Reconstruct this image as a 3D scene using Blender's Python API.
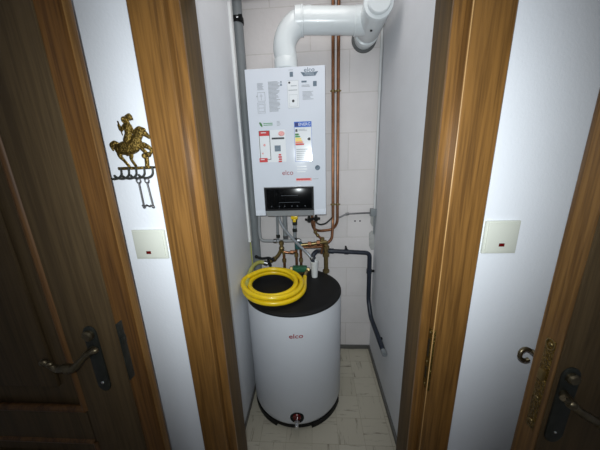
import bpy, bmesh, math, random
from mathutils import Vector, Matrix
random.seed(7)
scene = bpy.context.scene
for o in list(bpy.data.objects):
    bpy.data.objects.remove(o)
COL = scene.collection

# ------------------------------------------------------------------ camera, world, lights, exposure
H = 1.57                                            # eye height, metres
down = Vector((32, 946, 245)).normalized()
fwd = Vector((14, -63.925, 245)).normalized()
rgt = down.cross(fwd)
cam_d = bpy.data.cameras.new('camera'); cam = bpy.data.objects.new('camera', cam_d); COL.objects.link(cam)
cam_d.sensor_width = 36; cam_d.lens = 245 / 600 * 36; cam_d.clip_start = 0.01
def wv(r):
    return Vector((r[0]*rgt[0]+r[1]*rgt[1]+r[2]*rgt[2],
                   r[0]*fwd[0]+r[1]*fwd[1]+r[2]*fwd[2],
                   -(r[0]*down[0]+r[1]*down[1]+r[2]*down[2])))
cx, cy, cz = wv((1, 0, 0)), wv((0, -1, 0)), wv((0, 0, -1))
m = Matrix.Identity(4)
for i in range(3):
    m[i][0], m[i][1], m[i][2] = cx[i], cy[i], cz[i]
m[0][3], m[1][3], m[2][3] = 0, 0, H
cam.matrix_world = m
scene.camera = cam

scene.view_settings.view_transform = 'Standard'
scene.view_settings.look = 'None'
scene.view_settings.gamma = 1
scene.view_settings.use_curve_mapping = False
scene.view_settings.exposure = 0.0

world = bpy.data.worlds.new('world'); scene.world = world; world.use_nodes = True
world.node_tree.nodes['Background'].inputs[0].default_value = (0.75, 0.85, 1.0, 1)
world.node_tree.nodes['Background'].inputs[1].default_value = 0.05

# the phone's flash, just beside the lens
sp = bpy.data.lights.new('phone_flash', 'SPOT'); sp.energy = 50; sp.color = (0.91, 0.98, 1.0)
sp.spot_size = math.radians(122); sp.spot_blend = 1.0; sp.shadow_soft_size = 0.006
flash = bpy.data.objects.new('phone_flash', sp); COL.objects.link(flash)
flash.location = (-0.012, -0.01, H + 0.035)
flash.rotation_euler = (math.radians(90-9), 0, 0)
# added dim fill lights, unseen under the closet and hallway ceilings, to raise brightness
al = bpy.data.lights.new('closet_fill_light', 'AREA'); al.energy = 3; al.size = 0.5; al.color = (1.0, 0.96, 0.92)
alo = bpy.data.objects.new('closet_fill_light', al); COL.objects.link(alo); alo.location = (0.0, 1.15, 2.66)
hl = bpy.data.lights.new('hall_fill_light', 'AREA'); hl.energy = 4.5; hl.size = 1.2; hl.color = (0.95, 0.98, 1.0)
hlo = bpy.data.objects.new('hall_fill_light', hl); COL.objects.link(hlo); hlo.location = (0.1, -0.7, 2.66)

# ------------------------------------------------------------------ materials
def lin(c):
    return tuple(((v/255)/12.92 if v/255 <= 0.04045 else ((v/255+0.055)/1.055)**2.4) for v in c)
def mat(name, rgb, rough=0.5, metal=0.0, var=0.06, scale=12, bump=0.0, bscale=60, coat=0.0, spec=0.5, trans=0.0):
    M = bpy.data.materials.new(name); M.use_nodes = True
    nt = M.node_tree; N = nt.nodes; b = N['Principled BSDF']
    c = lin(rgb)
    tc = N.new('ShaderNodeTexCoord'); nz = N.new('ShaderNodeTexNoise'); nz.inputs['Scale'].default_value = scale
    nz.inputs['Detail'].default_value = 5
    nt.links.new(tc.outputs['Object'], nz.inputs['Vector'])
    cr = N.new('ShaderNodeValToRGB')
    cr.color_ramp.elements[0].position = 0.3; cr.color_ramp.elements[1].position = 0.7
    cr.color_ramp.elements[0].color = (*[v*(1-var) for v in c], 1)
    cr.color_ramp.elements[1].color = (*[min(1, v*(1+var)) for v in c], 1)
    nt.links.new(nz.outputs['Fac'], cr.inputs['Fac']); nt.links.new(cr.outputs['Color'], b.inputs['Base Color'])
    b.inputs['Roughness'].default_value = rough; b.inputs['Metallic'].default_value = metal
    b.inputs['Coat Weight'].default_value = coat
    b.inputs['Specular IOR Level'].default_value = spec
    b.inputs['Transmission Weight'].default_value = trans
    if bump:
        n2 = N.new('ShaderNodeTexNoise'); n2.inputs['Scale'].default_value = bscale
        nt.links.new(tc.outputs['Object'], n2.inputs['Vector'])
        bp = N.new('ShaderNodeBump'); bp.inputs['Strength'].default_value = bump; bp.inputs['Distance'].default_value = 0.004
        nt.links.new(n2.outputs['Fac'], bp.inputs['Height']); nt.links.new(bp.outputs['Normal'], b.inputs['Normal'])
    return M
def wood(name, c1, c2, rough=0.38, gscale=1.0, coat=0.15, spec=0.4):
    """oak: fine vertical grain, long cathedral figure"""
    M = bpy.data.materials.new(name); M.use_nodes = True
    nt = M.node_tree; N = nt.nodes; b = N['Principled BSDF']
    tc = N.new('ShaderNodeTexCoord'); mp = N.new('ShaderNodeMapping')
    mp.inputs['Scale'].default_value = (26*gscale, 26*gscale, 1.0*gscale)
    nt.links.new(tc.outputs['Object'], mp.inputs['Vector'])
    n1 = N.new('ShaderNodeTexNoise'); n1.inputs['Scale'].default_value = 2.2; n1.inputs['Detail'].default_value = 6; n1.inputs['Distortion'].default_value = 0.6
    nt.links.new(mp.outputs['Vector'], n1.inputs['Vector'])
    mp2 = N.new('ShaderNodeMapping'); mp2.inputs['Scale'].default_value = (220, 220, 7)
    nt.links.new(tc.outputs['Object'], mp2.inputs['Vector'])
    n2 = N.new('ShaderNodeTexNoise'); n2.inputs['Scale'].default_value = 1.0; n2.inputs['Detail'].default_value = 3
    nt.links.new(mp2.outputs['Vector'], n2.inputs['Vector'])
    mx = N.new('ShaderNodeMath'); mx.operation = 'MULTIPLY_ADD'
    nt.links.new(n2.outputs['Fac'], mx.inputs[0]); mx.inputs[1].default_value = 0.7
    nt.links.new(n1.outputs['Fac'], mx.inputs[2])
    cr = N.new('ShaderNodeValToRGB')
    cr.color_ramp.elements[0].position = 0.66; cr.color_ramp.elements[1].position = 1.0
    cr.color_ramp.elements[0].color = (*lin(c1), 1); cr.color_ramp.elements[1].color = (*lin(c2), 1)
    nt.links.new(mx.outputs[0], cr.inputs['Fac']); nt.links.new(cr.outputs['Color'], b.inputs['Base Color'])
    b.inputs['Roughness'].default_value = rough; b.inputs['Coat Weight'].default_value = coat; b.inputs['Coat Roughness'].default_value = 0.3
    b.inputs['Specular IOR Level'].default_value = spec
    bp = N.new('ShaderNodeBump'); bp.inputs['Strength'].default_value = 0.25; bp.inputs['Distance'].default_value = 0.001
    nt.links.new(n2.outputs['Fac'], bp.inputs['Height']); nt.links.new(bp.outputs['Normal'], b.inputs['Normal'])
    return M
def block_wall(name, rgb):
    """painted block wall: shallow joints, faint scuffs"""
    M = mat(name, rgb, rough=0.75, var=0.05, scale=4, bump=0.3, bscale=45)
    nt = M.node_tree; N = nt.nodes; b = N['Principled BSDF']
    tc = N.new('ShaderNodeTexCoord'); sx = N.new('ShaderNodeSeparateXYZ'); cb = N.new('ShaderNodeCombineXYZ')
    nt.links.new(tc.outputs['Object'], sx.inputs[0]); nt.links.new(sx.outputs['X'], cb.inputs['X']); nt.links.new(sx.outputs['Z'], cb.inputs['Y'])
    br = N.new('ShaderNodeTexBrick'); br.inputs['Scale'].default_value = 1.0
    br.inputs['Brick Width'].default_value = 0.5; br.inputs['Row Height'].default_value = 0.25
    br.inputs['Mortar Size'].default_value = 0.004; br.inputs['Mortar Smooth'].default_value = 0.6
    br.inputs['Color1'].default_value = (1, 1, 1, 1); br.inputs['Color2'].default_value = (0.95, 0.95, 0.95, 1); br.inputs['Mortar'].default_value = (0.86, 0.85, 0.83, 1)
    nt.links.new(cb.outputs[0], br.inputs['Vector'])
    cr = [n for n in N if n.type == 'VALTORGB'][0]
    mm = N.new('ShaderNodeMix'); mm.data_type = 'RGBA'; mm.blend_type = 'MULTIPLY'; mm.inputs[0].default_value = 1
    nt.links.new(cr.outputs['Color'], mm.inputs[6]); nt.links.new(br.outputs['Color'], mm.inputs[7])
    nt.links.new(mm.outputs[2], b.inputs['Base Color'])
    bp = [n for n in N if n.type == 'BUMP'][0]
    b2 = N.new('ShaderNodeBump'); b2.inputs['Strength'].default_value = 0.25; b2.inputs['Distance'].default_value = 0.006; b2.invert = True
    nt.links.new(br.outputs['Fac'], b2.inputs['Height']); nt.links.new(bp.outputs['Normal'], b2.inputs['Normal']); nt.links.new(b2.outputs['Normal'], b.inputs['Normal'])
    return M
def floor_mat(name):
    """cream vinyl in mosaic squares: every square streaked along, the next one across"""
    M = bpy.data.materials.new(name); M.use_nodes = True
    nt = M.node_tree; N = nt.nodes; b = N['Principled BSDF']; L = nt.links.new
    tc = N.new('ShaderNodeTexCoord')
    def streak(sx, sy, off, p0, p1):
        mp = N.new('ShaderNodeMapping'); mp.inputs['Scale'].default_value = (sx, sy, 1); mp.inputs['Location'].default_value = (off, off*2, 0)
        L(tc.outputs['Object'], mp.inputs['Vector'])
        n = N.new('ShaderNodeTexNoise'); n.inputs['Scale'].default_value = 1; n.inputs['Detail'].default_value = 4; n.inputs['Roughness'].default_value = 0.7
        L(mp.outputs['Vector'], n.inputs['Vector'])
        cr = N.new('ShaderNodeValToRGB'); cr.color_ramp.elements[0].position = p0; cr.color_ramp.elements[1].position = p1
        cr.color_ramp.elements[0].color = (*lin((120, 112, 98)), 1); cr.color_ramp.elements[1].color = (*lin((192, 186, 170)), 1)
        L(n.outputs['Fac'], cr.inputs['Fac']); return cr
    a = streak(45, 5, 0, 0.3, 0.43); c = streak(5, 45, 3.1, 0.3, 0.43)
    ck = N.new('ShaderNodeTexChecker'); ck.inputs['Scale'].default_value = 6.6
    mp = N.new('ShaderNodeMapping'); mp.inputs['Location'].default_value = (0.04, 0.06, 0.05); L(tc.outputs['Object'], mp.inputs['Vector']); L(mp.outputs['Vector'], ck.inputs['Vector'])
    mx = N.new('ShaderNodeMix'); mx.data_type = 'RGBA'; L(ck.outputs['Fac'], mx.inputs[0]); L(a.outputs['Color'], mx.inputs[6]); L(c.outputs['Color'], mx.inputs[7])
    br = N.new('ShaderNodeTexBrick'); br.offset = 0; br.inputs['Scale'].default_value = 6.6; br.inputs['Brick Width'].default_value = 1; br.inputs['Row Height'].default_value = 1
    br.inputs['Mortar Size'].default_value = 0.012; br.inputs['Mortar Smooth'].default_value = 0.3
    br.inputs['Color1'].default_value = (1, 1, 1, 1); br.inputs['Color2'].default_value = (0.9, 0.89, 0.87, 1); br.inputs['Mortar'].default_value = (0.72, 0.7, 0.66, 1)
    L(mp.outputs['Vector'], br.inputs['Vector'])
    mm = N.new('ShaderNodeMix'); mm.data_type = 'RGBA'; mm.blend_type = 'MULTIPLY'; mm.inputs[0].default_value = 1
    L(mx.outputs[2], mm.inputs[6]); L(br.outputs['Color'], mm.inputs[7]); L(mm.outputs[2], b.inputs['Base Color'])
    b.inputs['Roughness'].default_value = 0.42
    return M

M = dict(
    wall=mat('painted_plaster', (226, 229, 236), 0.72, var=0.015, scale=5, bump=0.12, bscale=160),
    closet_wall=mat('closet_plaster', (214, 216, 220), 0.75, var=0.03, scale=6, bump=0.35, bscale=90),
    block=block_wall('painted_block', (222, 217, 216)),
    ceiling=mat('ceiling_paint', (222, 222, 222), 0.8),
    floor=floor_mat('vinyl_floor'),
    skirting=mat('grey_skirting', (96, 95, 92), 0.6, var=0.1),
    oak=wood('varnished_oak', (92, 63, 30), (126, 89, 44), gscale=1.4),
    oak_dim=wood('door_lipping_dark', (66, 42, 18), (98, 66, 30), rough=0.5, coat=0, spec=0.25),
    oak_mould=wood('moulding_wood', (64, 42, 24), (98, 68, 38), rough=0.5, coat=0, spec=0.3),
    oak_glint=wood('oak_glint_paint', (150, 112, 66), (196, 156, 104)),
    oak_jamb=wood('dark_jamb_wood', (74, 57, 34), (98, 76, 46), rough=0.6, coat=0, spec=0.2),
    oak_door=wood('dark_door_wood', (62, 49, 32), (78, 63, 42), rough=0.55, coat=0.0, spec=0.25),
    oak_edge=wood('door_edge_wood', (82, 56, 27), (118, 86, 46)),
    antique=mat('antique_bronze', (110, 100, 80), 0.32, metal=0.9, var=0.3, scale=60),
    bronze_dark=mat('dark_bronze', (58, 60, 56), 0.42, metal=0.7, var=0.25, scale=40),
    brass_old=mat('aged_brass', (120, 98, 48), 0.33, metal=0.85, var=0.6, scale=220, bump=1.0, bscale=260),
    brass=mat('brass_fitting', (140, 122, 82), 0.38, metal=0.85, var=0.2, scale=60),
    copper=mat('copper_tube', (148, 104, 76), 0.36, metal=0.9, var=0.22, scale=25),
    steel=mat('grey_steel', (130, 130, 132), 0.35, metal=0.9, var=0.2, scale=50),
    silver=mat('braided_silver', (176, 182, 190), 0.35, metal=0.6, var=0.1),
    chrome=mat('chrome', (210, 210, 212), 0.15, metal=1.0, var=0.03),
    enamel=mat('white_enamel', (216, 221, 230), 0.15, var=0.01, coat=0.3),
    tankwhite=mat('white_tank_jacket', (205, 208, 214), 0.42, var=0.01),
    black=mat('black_plastic', (20, 20, 21), 0.6, var=0.15, spec=0.25),
    blackgloss=mat('black_glass', (7, 8, 9), 0.18, var=0.1, spec=0.15),
    greyplastic=mat('grey_plastic', (150, 153, 156), 0.45, var=0.04),
    greydark=mat('grey_pvc', (128, 133, 136), 0.5, var=0.05),
    pvc=mat('white_pvc', (218, 224, 226), 0.25, var=0.015, coat=0.2),
    pvc2=mat('white_conduit', (208, 210, 210), 0.45, var=0.03),
    seal=mat('grey_rubber_seal', (90, 92, 92), 0.6),
    navy=mat('dark_blue_pipe', (34, 40, 52), 0.42, var=0.2, scale=40),
    yellow=mat('yellow_hose', (232, 196, 18), 0.3, var=0.06, scale=30, coat=0.2),
    palehose=mat('pale_green_yellow', (178, 176, 96), 0.4, var=0.1),
    green=mat('green_valve', (36, 96, 66), 0.5, var=0.15),
    teal=mat('teal_paint', (34, 84, 88), 0.5, var=0.15),
    switch=mat('cream_switch', (206, 208, 198), 0.35, var=0.01),
    darkred=mat('dark_red_lens', (96, 14, 18), 0.25),
    red=mat('red_print', (196, 48, 52), 0.5, var=0.05),
    palered=mat('pale_red_print', (224, 160, 156), 0.5, var=0.3, scale=300),
    logored=mat('logo_red', (150, 30, 42), 0.5, var=0.02),
    icon=mat('dim_icon', (62, 68, 74), 0.5),
    paper=mat('white_paper', (232, 235, 238), 0.14, var=0.01, coat=0.3),
    greyprint=mat('grey_print', (168, 172, 178), 0.5, var=0.12, scale=400),
    darkprint=mat('dark_print', (46, 48, 52), 0.5),
    blue=mat('blue_print', (40, 96, 190), 0.5, var=0.05),
    navyprint=mat('navy_print', (22, 36, 110), 0.5),
    slate=mat('slate_print', (104, 120, 134), 0.5, var=0.25, scale=300),
    greenprint=mat('green_print', (74, 150, 92), 0.5),
    leafgreen=mat('leaf_green_print', (60, 120, 60), 0.5),
    yellowprint=mat('yellow_print', (240, 212, 110), 0.5),
    orangeprint=mat('orange_print', (236, 140, 96), 0.5),
    wire=mat('yellow_green_wire', (170, 172, 70), 0.5, var=0.1),
    white=mat('white_plastic', (228, 230, 230), 0.35, var=0.01),
    putty=mat('rough_plaster_patch', (176, 176, 174), 0.85, var=0.15, scale=30, bump=0.6, bscale=60),
)

# ------------------------------------------------------------------ helpers
def world_off(p):
    v = Vector((0, 0, 0))
    while p is not None:
        v += p.location; p = p.parent
    return v
def link(name, me, mt, parent):
    me.materials.clear()
    if mt: me.materials.append(mt)
    o = bpy.data.objects.new(name, me); COL.objects.link(o)
    if parent is not None:
        me.transform(Matrix.Translation(-world_off(parent)))
        o.parent = parent
    return o
def obj(name, bm, mt, parent=None, bevel=0, smooth=True, seg=2):
    bmesh.ops.remove_doubles(bm, verts=bm.verts, dist=1e-6)
    if bevel:
        es = [e for e in bm.edges if len(e.link_faces) == 2 and e.calc_face_angle(0) > 0.7]
        bmesh.ops.bevel(bm, geom=es, offset=bevel, segments=seg, profile=0.6, affect='EDGES', clamp_overlap=True)
    bmesh.ops.recalc_face_normals(bm, faces=bm.faces)
    me = bpy.data.meshes.new(name)
    if smooth:
        for f in bm.faces: f.smooth = True
        for e in bm.edges:
            if len(e.link_faces) != 2 or e.calc_face_angle(0) > 0.61: e.smooth = False
    bm.to_mesh(me); bm.free()
    if parent is None:      # origin at the base centre
        xs = [v.co for v in me.vertices]
        c = Vector(((min(v.x for v in xs)+max(v.x for v in xs))/2, (min(v.y for v in xs)+max(v.y for v in xs))/2, min(v.z for v in xs)))
        me.transform(Matrix.Translation(-c)); o = link(name, me, mt, None); o.location = c; return o
    return link(name, me, mt, parent)
SPLIT = {'nut', 'screw', 'label_dot', 'end_fitting', 'phone_icon', 'warning_mark', 'badge_ribbon', 'strike_slot', 'touch_icon', 'fitting', 'hook_stud', 'latch_bolt', 'brass_tee', 'rough_patch'}
obj_joined = obj
def obj(name, bm, mt, parent=None, **kw):
    if name not in SPLIT: return obj_joined(name, bm, mt, parent, **kw)
    left = set(bm.verts); out = None
    while left:
        v0 = left.pop(); isl = {v0}; todo = [v0]
        while todo:
            v = todo.pop()
            for e in v.link_edges:
                w = e.other_vert(v)
                if w in left: left.discard(w); isl.add(w); todo.append(w)
        nbm = bmesh.new(); mp = {v: nbm.verts.new(v.co) for v in isl}
        for f in {f for v in isl for f in v.link_faces}: nbm.faces.new([mp[v] for v in f.verts])
        out = obj_joined(name, nbm, mt, parent, **kw)
    bm.free(); return out
def thing(name, label, cat, loc, group=None):
    o = bpy.data.objects.new(name, None); COL.objects.link(o); o.location = loc; o.empty_display_size = 0.05
    o['label'] = label; o['category'] = cat
    if group: o['group'] = group
    return o
def tag(o, label, cat, group=None):
    o['label'] = label; o['category'] = cat
    if group: o['group'] = group
    return o
def st(o, label=None):
    o['kind'] = 'structure'
    if label: o['label'] = label
    return o
def nb(): return bmesh.new()
def box(bm, x0, y0, z0, x1, y1, z1):
    v = [bm.verts.new((x, y, z)) for x in (x0, x1) for y in (y0, y1) for z in (z0, z1)]
    for f in ((0,1,3,2), (4,6,7,5), (0,4,5,1), (2,3,7,6), (0,2,6,4), (1,5,7,3)):
        bm.faces.new([v[i] for i in f])
    return bm
def B(*a): return box(nb(), *a)
def fillet(pts, r, n=6):
    P = [Vector(p) for p in pts]; out = [P[0]]
    for i in range(1, len(P)-1):
        a, b, c = P[i-1], P[i], P[i+1]
        d1, d2 = (a-b), (c-b)
        k = min(r, d1.length*0.49, d2.length*0.49)
        p1, p2 = b+d1.normalized()*k, b+d2.normalized()*k
        for j in range(n+1):
            t = j/n; out.append(p1*(1-t)**2 + b*2*t*(1-t) + p2*t*t)
    out.append(P[-1]); return out
def tube(bm, pts, r, n=16, caps=True, flat=None):
    """sweep; r a number or a list; flat=(axis, factor) squashes the section"""
    P = [Vector(p) for p in pts]; R = r if isinstance(r, (list, tuple)) else [r]*len(P)
    T = []
    for i in range(len(P)):
        t = (P[min(i+1, len(P)-1)] - P[max(i-1, 0)]); T.append(t.normalized())
    ref = Vector((0, 0, 1)) if abs(T[0].z) < 0.9 else Vector((1, 0, 0))
    u = (ref - T[0]*ref.dot(T[0])).normalized(); rings = []
    for i, p in enumerate(P):
        u = (u - T[i]*u.dot(T[i])).normalized(); w = T[i].cross(u)
        ring = []
        for k in range(n):
            a = 2*math.pi*k/n; d = (u*math.cos(a)+w*math.sin(a))*R[i]
            if flat: d[flat[0]] *= flat[1]
            ring.append(bm.verts.new(p+d))
        rings.append(ring)
    for a, b in zip(rings, rings[1:]):
        for k in range(n): bm.faces.new((a[k], a[(k+1) % n], b[(k+1) % n], b[k]))
    if caps:
        bm.faces.new(rings[0][::-1]); bm.faces.new(rings[-1])
    return bm
def T(*a, **k): return tube(nb(), *a, **k)
def cyl(bm, p0, p1, r, n=28, r2=None):
    return tube(bm, [p0, p1], [r, r if r2 is None else r2], n)
def lathe(bm, prof, c, axis='Z', n=48):
    """prof: (radius, height) pairs along the axis from centre c"""
    rings = []
    for r, h in prof:
        ring = []
        for k in range(n):
            a = 2*math.pi*k/n; x, y = r*math.cos(a), r*math.sin(a)
            p = {'Z': (x, y, h), 'Y': (x, h, y), 'X': (h, x, y)}[axis]
            ring.append(bm.verts.new(Vector(c)+Vector(p)))
        rings.append(ring)
    for a, b in zip(rings, rings[1:]):
        for k in range(n): bm.faces.new((a[k], a[(k+1) % n], b[(k+1) % n], b[k]))
    if prof[0][0] > 1e-5: bm.faces.new(rings[0][::-1])
    if prof[-1][0] > 1e-5: bm.faces.new(rings[-1])
    return bm
def LT(*a, **k): return lathe(nb(), *a, **k)
def prism(bm, poly, z0, z1):
    """plan polygon raised from z0 to z1"""
    a = [bm.verts.new((x, y, z0)) for x, y in poly]; b = [bm.verts.new((x, y, z1)) for x, y in poly]
    bm.faces.new(a[::-1]); bm.faces.new(b)
    for i in range(len(poly)):
        j = (i+1) % len(poly); bm.faces.new((a[i], a[j], b[j], b[i]))
    return bm
def plateXZ(bm, poly, y0, y1):
    a = [bm.verts.new((x, y0, z)) for x, z in poly]; b = [bm.verts.new((x, y1, z)) for x, z in poly]
    bm.faces.new(a[::-1]); bm.faces.new(b)
    for i in range(len(poly)):
        j = (i+1) % len(poly); bm.faces.new((a[i], a[j], b[j], b[i]))
    return bm
def ball(bm, c, r, sc=(1, 1, 1), n=12):
    mtx = Matrix.Translation(c) @ Matrix.Diagonal((r*sc[0], r*sc[1], r*sc[2], 1))
    bmesh.ops.create_uvsphere(bm, u_segments=n*2, v_segments=n, radius=1, matrix=mtx); return bm
def text_mesh(s, size, bold=0.0):
    cu = bpy.data.curves.new('t', 'FONT'); cu.body = s; cu.size = size; cu.align_x = 'CENTER'; cu.align_y = 'CENTER'
    cu.extrude = 0.0004; cu.offset = bold
    o = bpy.data.objects.new('t', cu); COL.objects.link(o); bpy.context.view_layer.update()
    me = bpy.data.meshes.new_from_object(o.evaluated_get(bpy.context.evaluated_depsgraph_get()))
    bpy.data.objects.remove(o); bpy.data.curves.remove(cu); return me
def text(name, s, size, loc, mt, parent, bold=0.0, width=None):
    me = text_mesh(s, size, bold)
    if width:
        w = max(v.co.x for v in me.vertices)-min(v.co.x for v in me.vertices)
        me.transform(Matrix.Diagonal((width/w, 1, 1, 1)))
    me.transform(Matrix.Translation(loc) @ Matrix.Rotation(math.pi/2, 4, 'X'))
    return link(name, me, mt, parent)

# ------------------------------------------------------------------ the setting
WF, WB = 0.645, 0.75                # front wall: hallway face, closet face
st(obj('floor', B(-1.3, -1.3, -0.05, 1.3, 2.0, 0.0), M['floor']))
st(obj('ceiling', B(-1.3, -1.3, 2.7, 1.3, 2.0, 2.75), M['ceiling']))
b = nb()
box(b, -1.25, WF, 0, -0.345, WB, 2.7); box(b, 0.355, WF, 0, 1.25, WB, 2.7); box(b, -0.345, WF, 2.03, 0.355, WB, 2.7)
st(obj('wall_front', b, M['wall'], smooth=False))
b = nb(); box(b, -0.62, WB, 0, -0.452, 1.63, 2.7); box(b, -0.62, 1.63, 0, -0.51, 1.9, 2.7)
st(obj('wall_left', b, M['closet_wall'], smooth=False))
st(obj('wall_right', B(0.445, WB, 0, 0.6, 1.9, 2.7), M['closet_wall'], smooth=False))
st(obj('wall_back', B(-0.62, 1.8, 0, 0.6, 1.9, 2.7), M['block'], smooth=False))
st(obj('wall_hall_left', B(-1.3, -1.3, 0, -1.25, WB, 2.7), M['wall'], smooth=False))
st(obj('wall_hall_right', B(1.25, -1.3, 0, 1.3, WB, 2.7), M['wall'], smooth=False))
st(obj('wall_hall_rear', B(-1.3, -1.35, 0, 1.3, -1.3, 2.7), M['wall'], smooth=False))
st(obj('baseboard_right', B(0.432, WB, 0, 0.445, 1.8, 0.035), M['skirting'], bevel=0.003))
st(obj('baseboard_back', B(-0.51, 1.788, 0, 0.432, 1.8, 0.035), M['skirting'], bevel=0.003))
st(obj('baseboard_left', B(-0.452, WB, 0, -0.444, 1.63, 0.03), M['skirting'], bevel=0.003))
# low patches of rough plaster in the closet's right rear corner
b = nb(); plateXZ(b, [(0.41,1.205),(0.446,1.215),(0.446,1.08),(0.425,1.085),(0.412,1.11)], 1.793, 1.801)
plateXZ(b, [(0.404,1.03),(0.42,1.05),(0.446,1.05),(0.446,0.9),(0.425,0.895),(0.408,0.93)], 1.793, 1.801)
st(obj('trim_1', b, M['putty'], bevel=0.002), 'rough grey plaster patches in the right rear corner')

# the closet's door frame: casing, rebate, jamb
fr = bpy.data.objects.new('door_1', None); COL.objects.link(fr); fr.location = (0, WF, 0); st(fr, 'varnished oak door frame of the boiler closet, its leaf removed')
def frame_side(s, xo, xi, xs, parent):
    # plan profile from the outer edge of the casing inwards
    poly = [(xo, WF), (xo, WF-0.012), (xo-s*0.004, WF-0.016), (xi+s*0.004, WF-0.016), (xi, WF-0.012), (xi, 0.657),
            (xs, 0.657), (xs, 0.664), (xs+s*0.03, 0.664), (xs+s*0.03, WF)]
    b = prism(nb(), poly, 0, 2.09); return obj('casing', b, M['oak'], parent)
frame_side(1, 0.430, 0.337, 0.311, fr); frame_side(-1, -0.413, -0.328, -0.303, fr)
obj('casing', B(-0.413, WF-0.016, 2.0, 0.430, 0.6635, 2.09), M['oak'], fr)
for x0, x1 in ((0.311, 0.357), (-0.345, -0.303)):
    obj('jamb', B(x0, 0.664, 0, x1, WB+0.004, 2.03), M['oak_jamb'], fr, bevel=0.002)
obj('jamb', B(-0.303, 0.664, 2.0, 0.311, WB+0.004, 2.03), M['oak_jamb'], fr)
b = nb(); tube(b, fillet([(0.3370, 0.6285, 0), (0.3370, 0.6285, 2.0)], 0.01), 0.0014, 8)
obj('corner_glint', b, M['oak_glint'], fr)  # pale tone paints in the light caught by the casing's chamfered corner
# strike plate set in the right side of the rebate
pts_ = []
for q in range(13): pts_.append((0.6425+0.0085*math.cos(math.pi*q/12), 1.082-0.0085+0.0085*math.sin(math.pi*q/12)))
for q in range(13): pts_.append((0.6425+0.0085*math.cos(math.pi+math.pi*q/12), 0.868+0.0085+0.0085*math.sin(math.pi+math.pi*q/12)))
b = nb()
va = [b.verts.new((0.3345, y_, z_)) for y_, z_ in pts_]; vb = [b.verts.new((0.3375, y_, z_)) for y_, z_ in pts_]
b.faces.new(va); b.faces.new(vb[::-1])
for q in range(len(va)): b.faces.new((va[q], va[(q+1) % len(va)], vb[(q+1) % len(va)], vb[q]))
sk = obj('strike_plate', b, M['brass_old'], fr)
sk['label'] = 'aged brass strike plate'
b = nb(); box(b, 0.3338, 0.6385, 0.985, 0.3346, 0.6465, 1.045); box(b, 0.3338, 0.6385, 0.905, 0.3346, 0.6465, 0.945)
obj('strike_slot', b, M['bronze_dark'], sk)
b = nb()
for z in (1.068, 0.965, 0.882): ball(b, (0.3343, 0.6425, z), 0.004, (0.5, 1, 1), 6)
obj('screw', b, M['brass'], sk)
obj('strike_lip', B(0.337, 0.6282, 0.866, 0.3445, 0.6292, 1.084), M['brass_old'], fr, bevel=0.0004)

# ------------------------------------------------------------------ the two open hallway door leaves
def leaf(name, s, xn, yn, yf, lab, far_x):
    """s=+1: the leaf runs to the right of its free edge, s=-1: to the left.  yn/yf near and far face."""
    o = bpy.data.objects.new(name, None); COL.objects.link(o); o.location = (xn+s*0.35, (yn+yf)/2, 0.012); st(o, lab)
    X = lambda d: xn+s*d
    def bx(b, d0, y0, z0, d1, y1, z1): box(b, min(X(d0), X(d1)), y0, z0, max(X(d0), X(d1)), y1, z1)
    W = 0.72; ymid = (yn+yf)/2
    b = nb()
    bx(b, 0, yn, 0.012, 0.135, yf-0.018, 2.02); bx(b, W-0.135, yn, 0.012, W, yf-0.018, 2.02)
    for z0, z1 in ((0.012, 0.16), (0.86, 0.965), (1.88, 2.02)): bx(b, 0.135, yn, z0, W-0.135, yf-0.018, z1)
    obj('stile_frame', b, M['oak_door'], o, bevel=0.003)
    # rebate: a slightly wider board at the back of the leaf
    fx = (far_x-xn)*s
    b = nb(); bx(b, fx, yf-0.022, 0.012, W, yf, 2.02); obj('rebate_board', b, M['oak_edge'], o, bevel=0.004)
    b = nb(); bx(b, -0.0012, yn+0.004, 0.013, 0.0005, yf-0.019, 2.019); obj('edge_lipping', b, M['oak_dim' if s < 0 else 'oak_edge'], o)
    for z0, z1 in ((0.16, 0.86), (0.965, 1.88)):
        b = nb(); bx(b, 0.13, yn+0.016, z0-0.005, W-0.13, yn+0.022, z1+0.005); obj('panel', b, M['oak_door'], o)
        b = nb(); bx(b, 0.20, yn+0.007, z0+0.065, W-0.20, yn+0.018, z1-0.065); obj('raised_field', b, M['oak_door'], o, bevel=0.007)
        q = [(0.137, z0+0.002), (W-0.137, z0+0.002), (W-0.137, z1-0.002), (0.137, z1-0.002)]
        b = nb()
        for i in range(4):
            (a0, c0), (a1, c1) = q[i], q[(i+1) % 4]
            tube(b, [(X(a0), yn+0.004, c0), (X(a1), yn+0.004, c1)], 0.009, 12)
        obj('moulding', b, M['oak_mould'], o)
    return o
dl = leaf('door_2', -1, -0.463, 0.46, 0.54, 'dark panelled wooden door leaf standing open at the left', -0.459)
dr = leaf('door_3', 1, 0.482, 0.43, 0.494, 'dark wooden door leaf standing open at the right, mostly cut off', 0.490)

def backplate(o, cx_, z0, z1, w, y, tilt, mt):
    pts = []
    n = 10
    for k in range(n+1):
        a = math.pi*k/n; pts.append((cx_+w/2*math.cos(a), z1-w/2+w/2*math.sin(a)*1.25))
    for k in range(n+1):
        a = math.pi+math.pi*k/n; pts.append((cx_+w/2*math.cos(a), z0+w/2+w/2*math.sin(a)*1.25))
    return obj('backplate', plateXZ(nb(), pts, y-0.004, y+0.0005), mt, o, bevel=0.0015)
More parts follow.
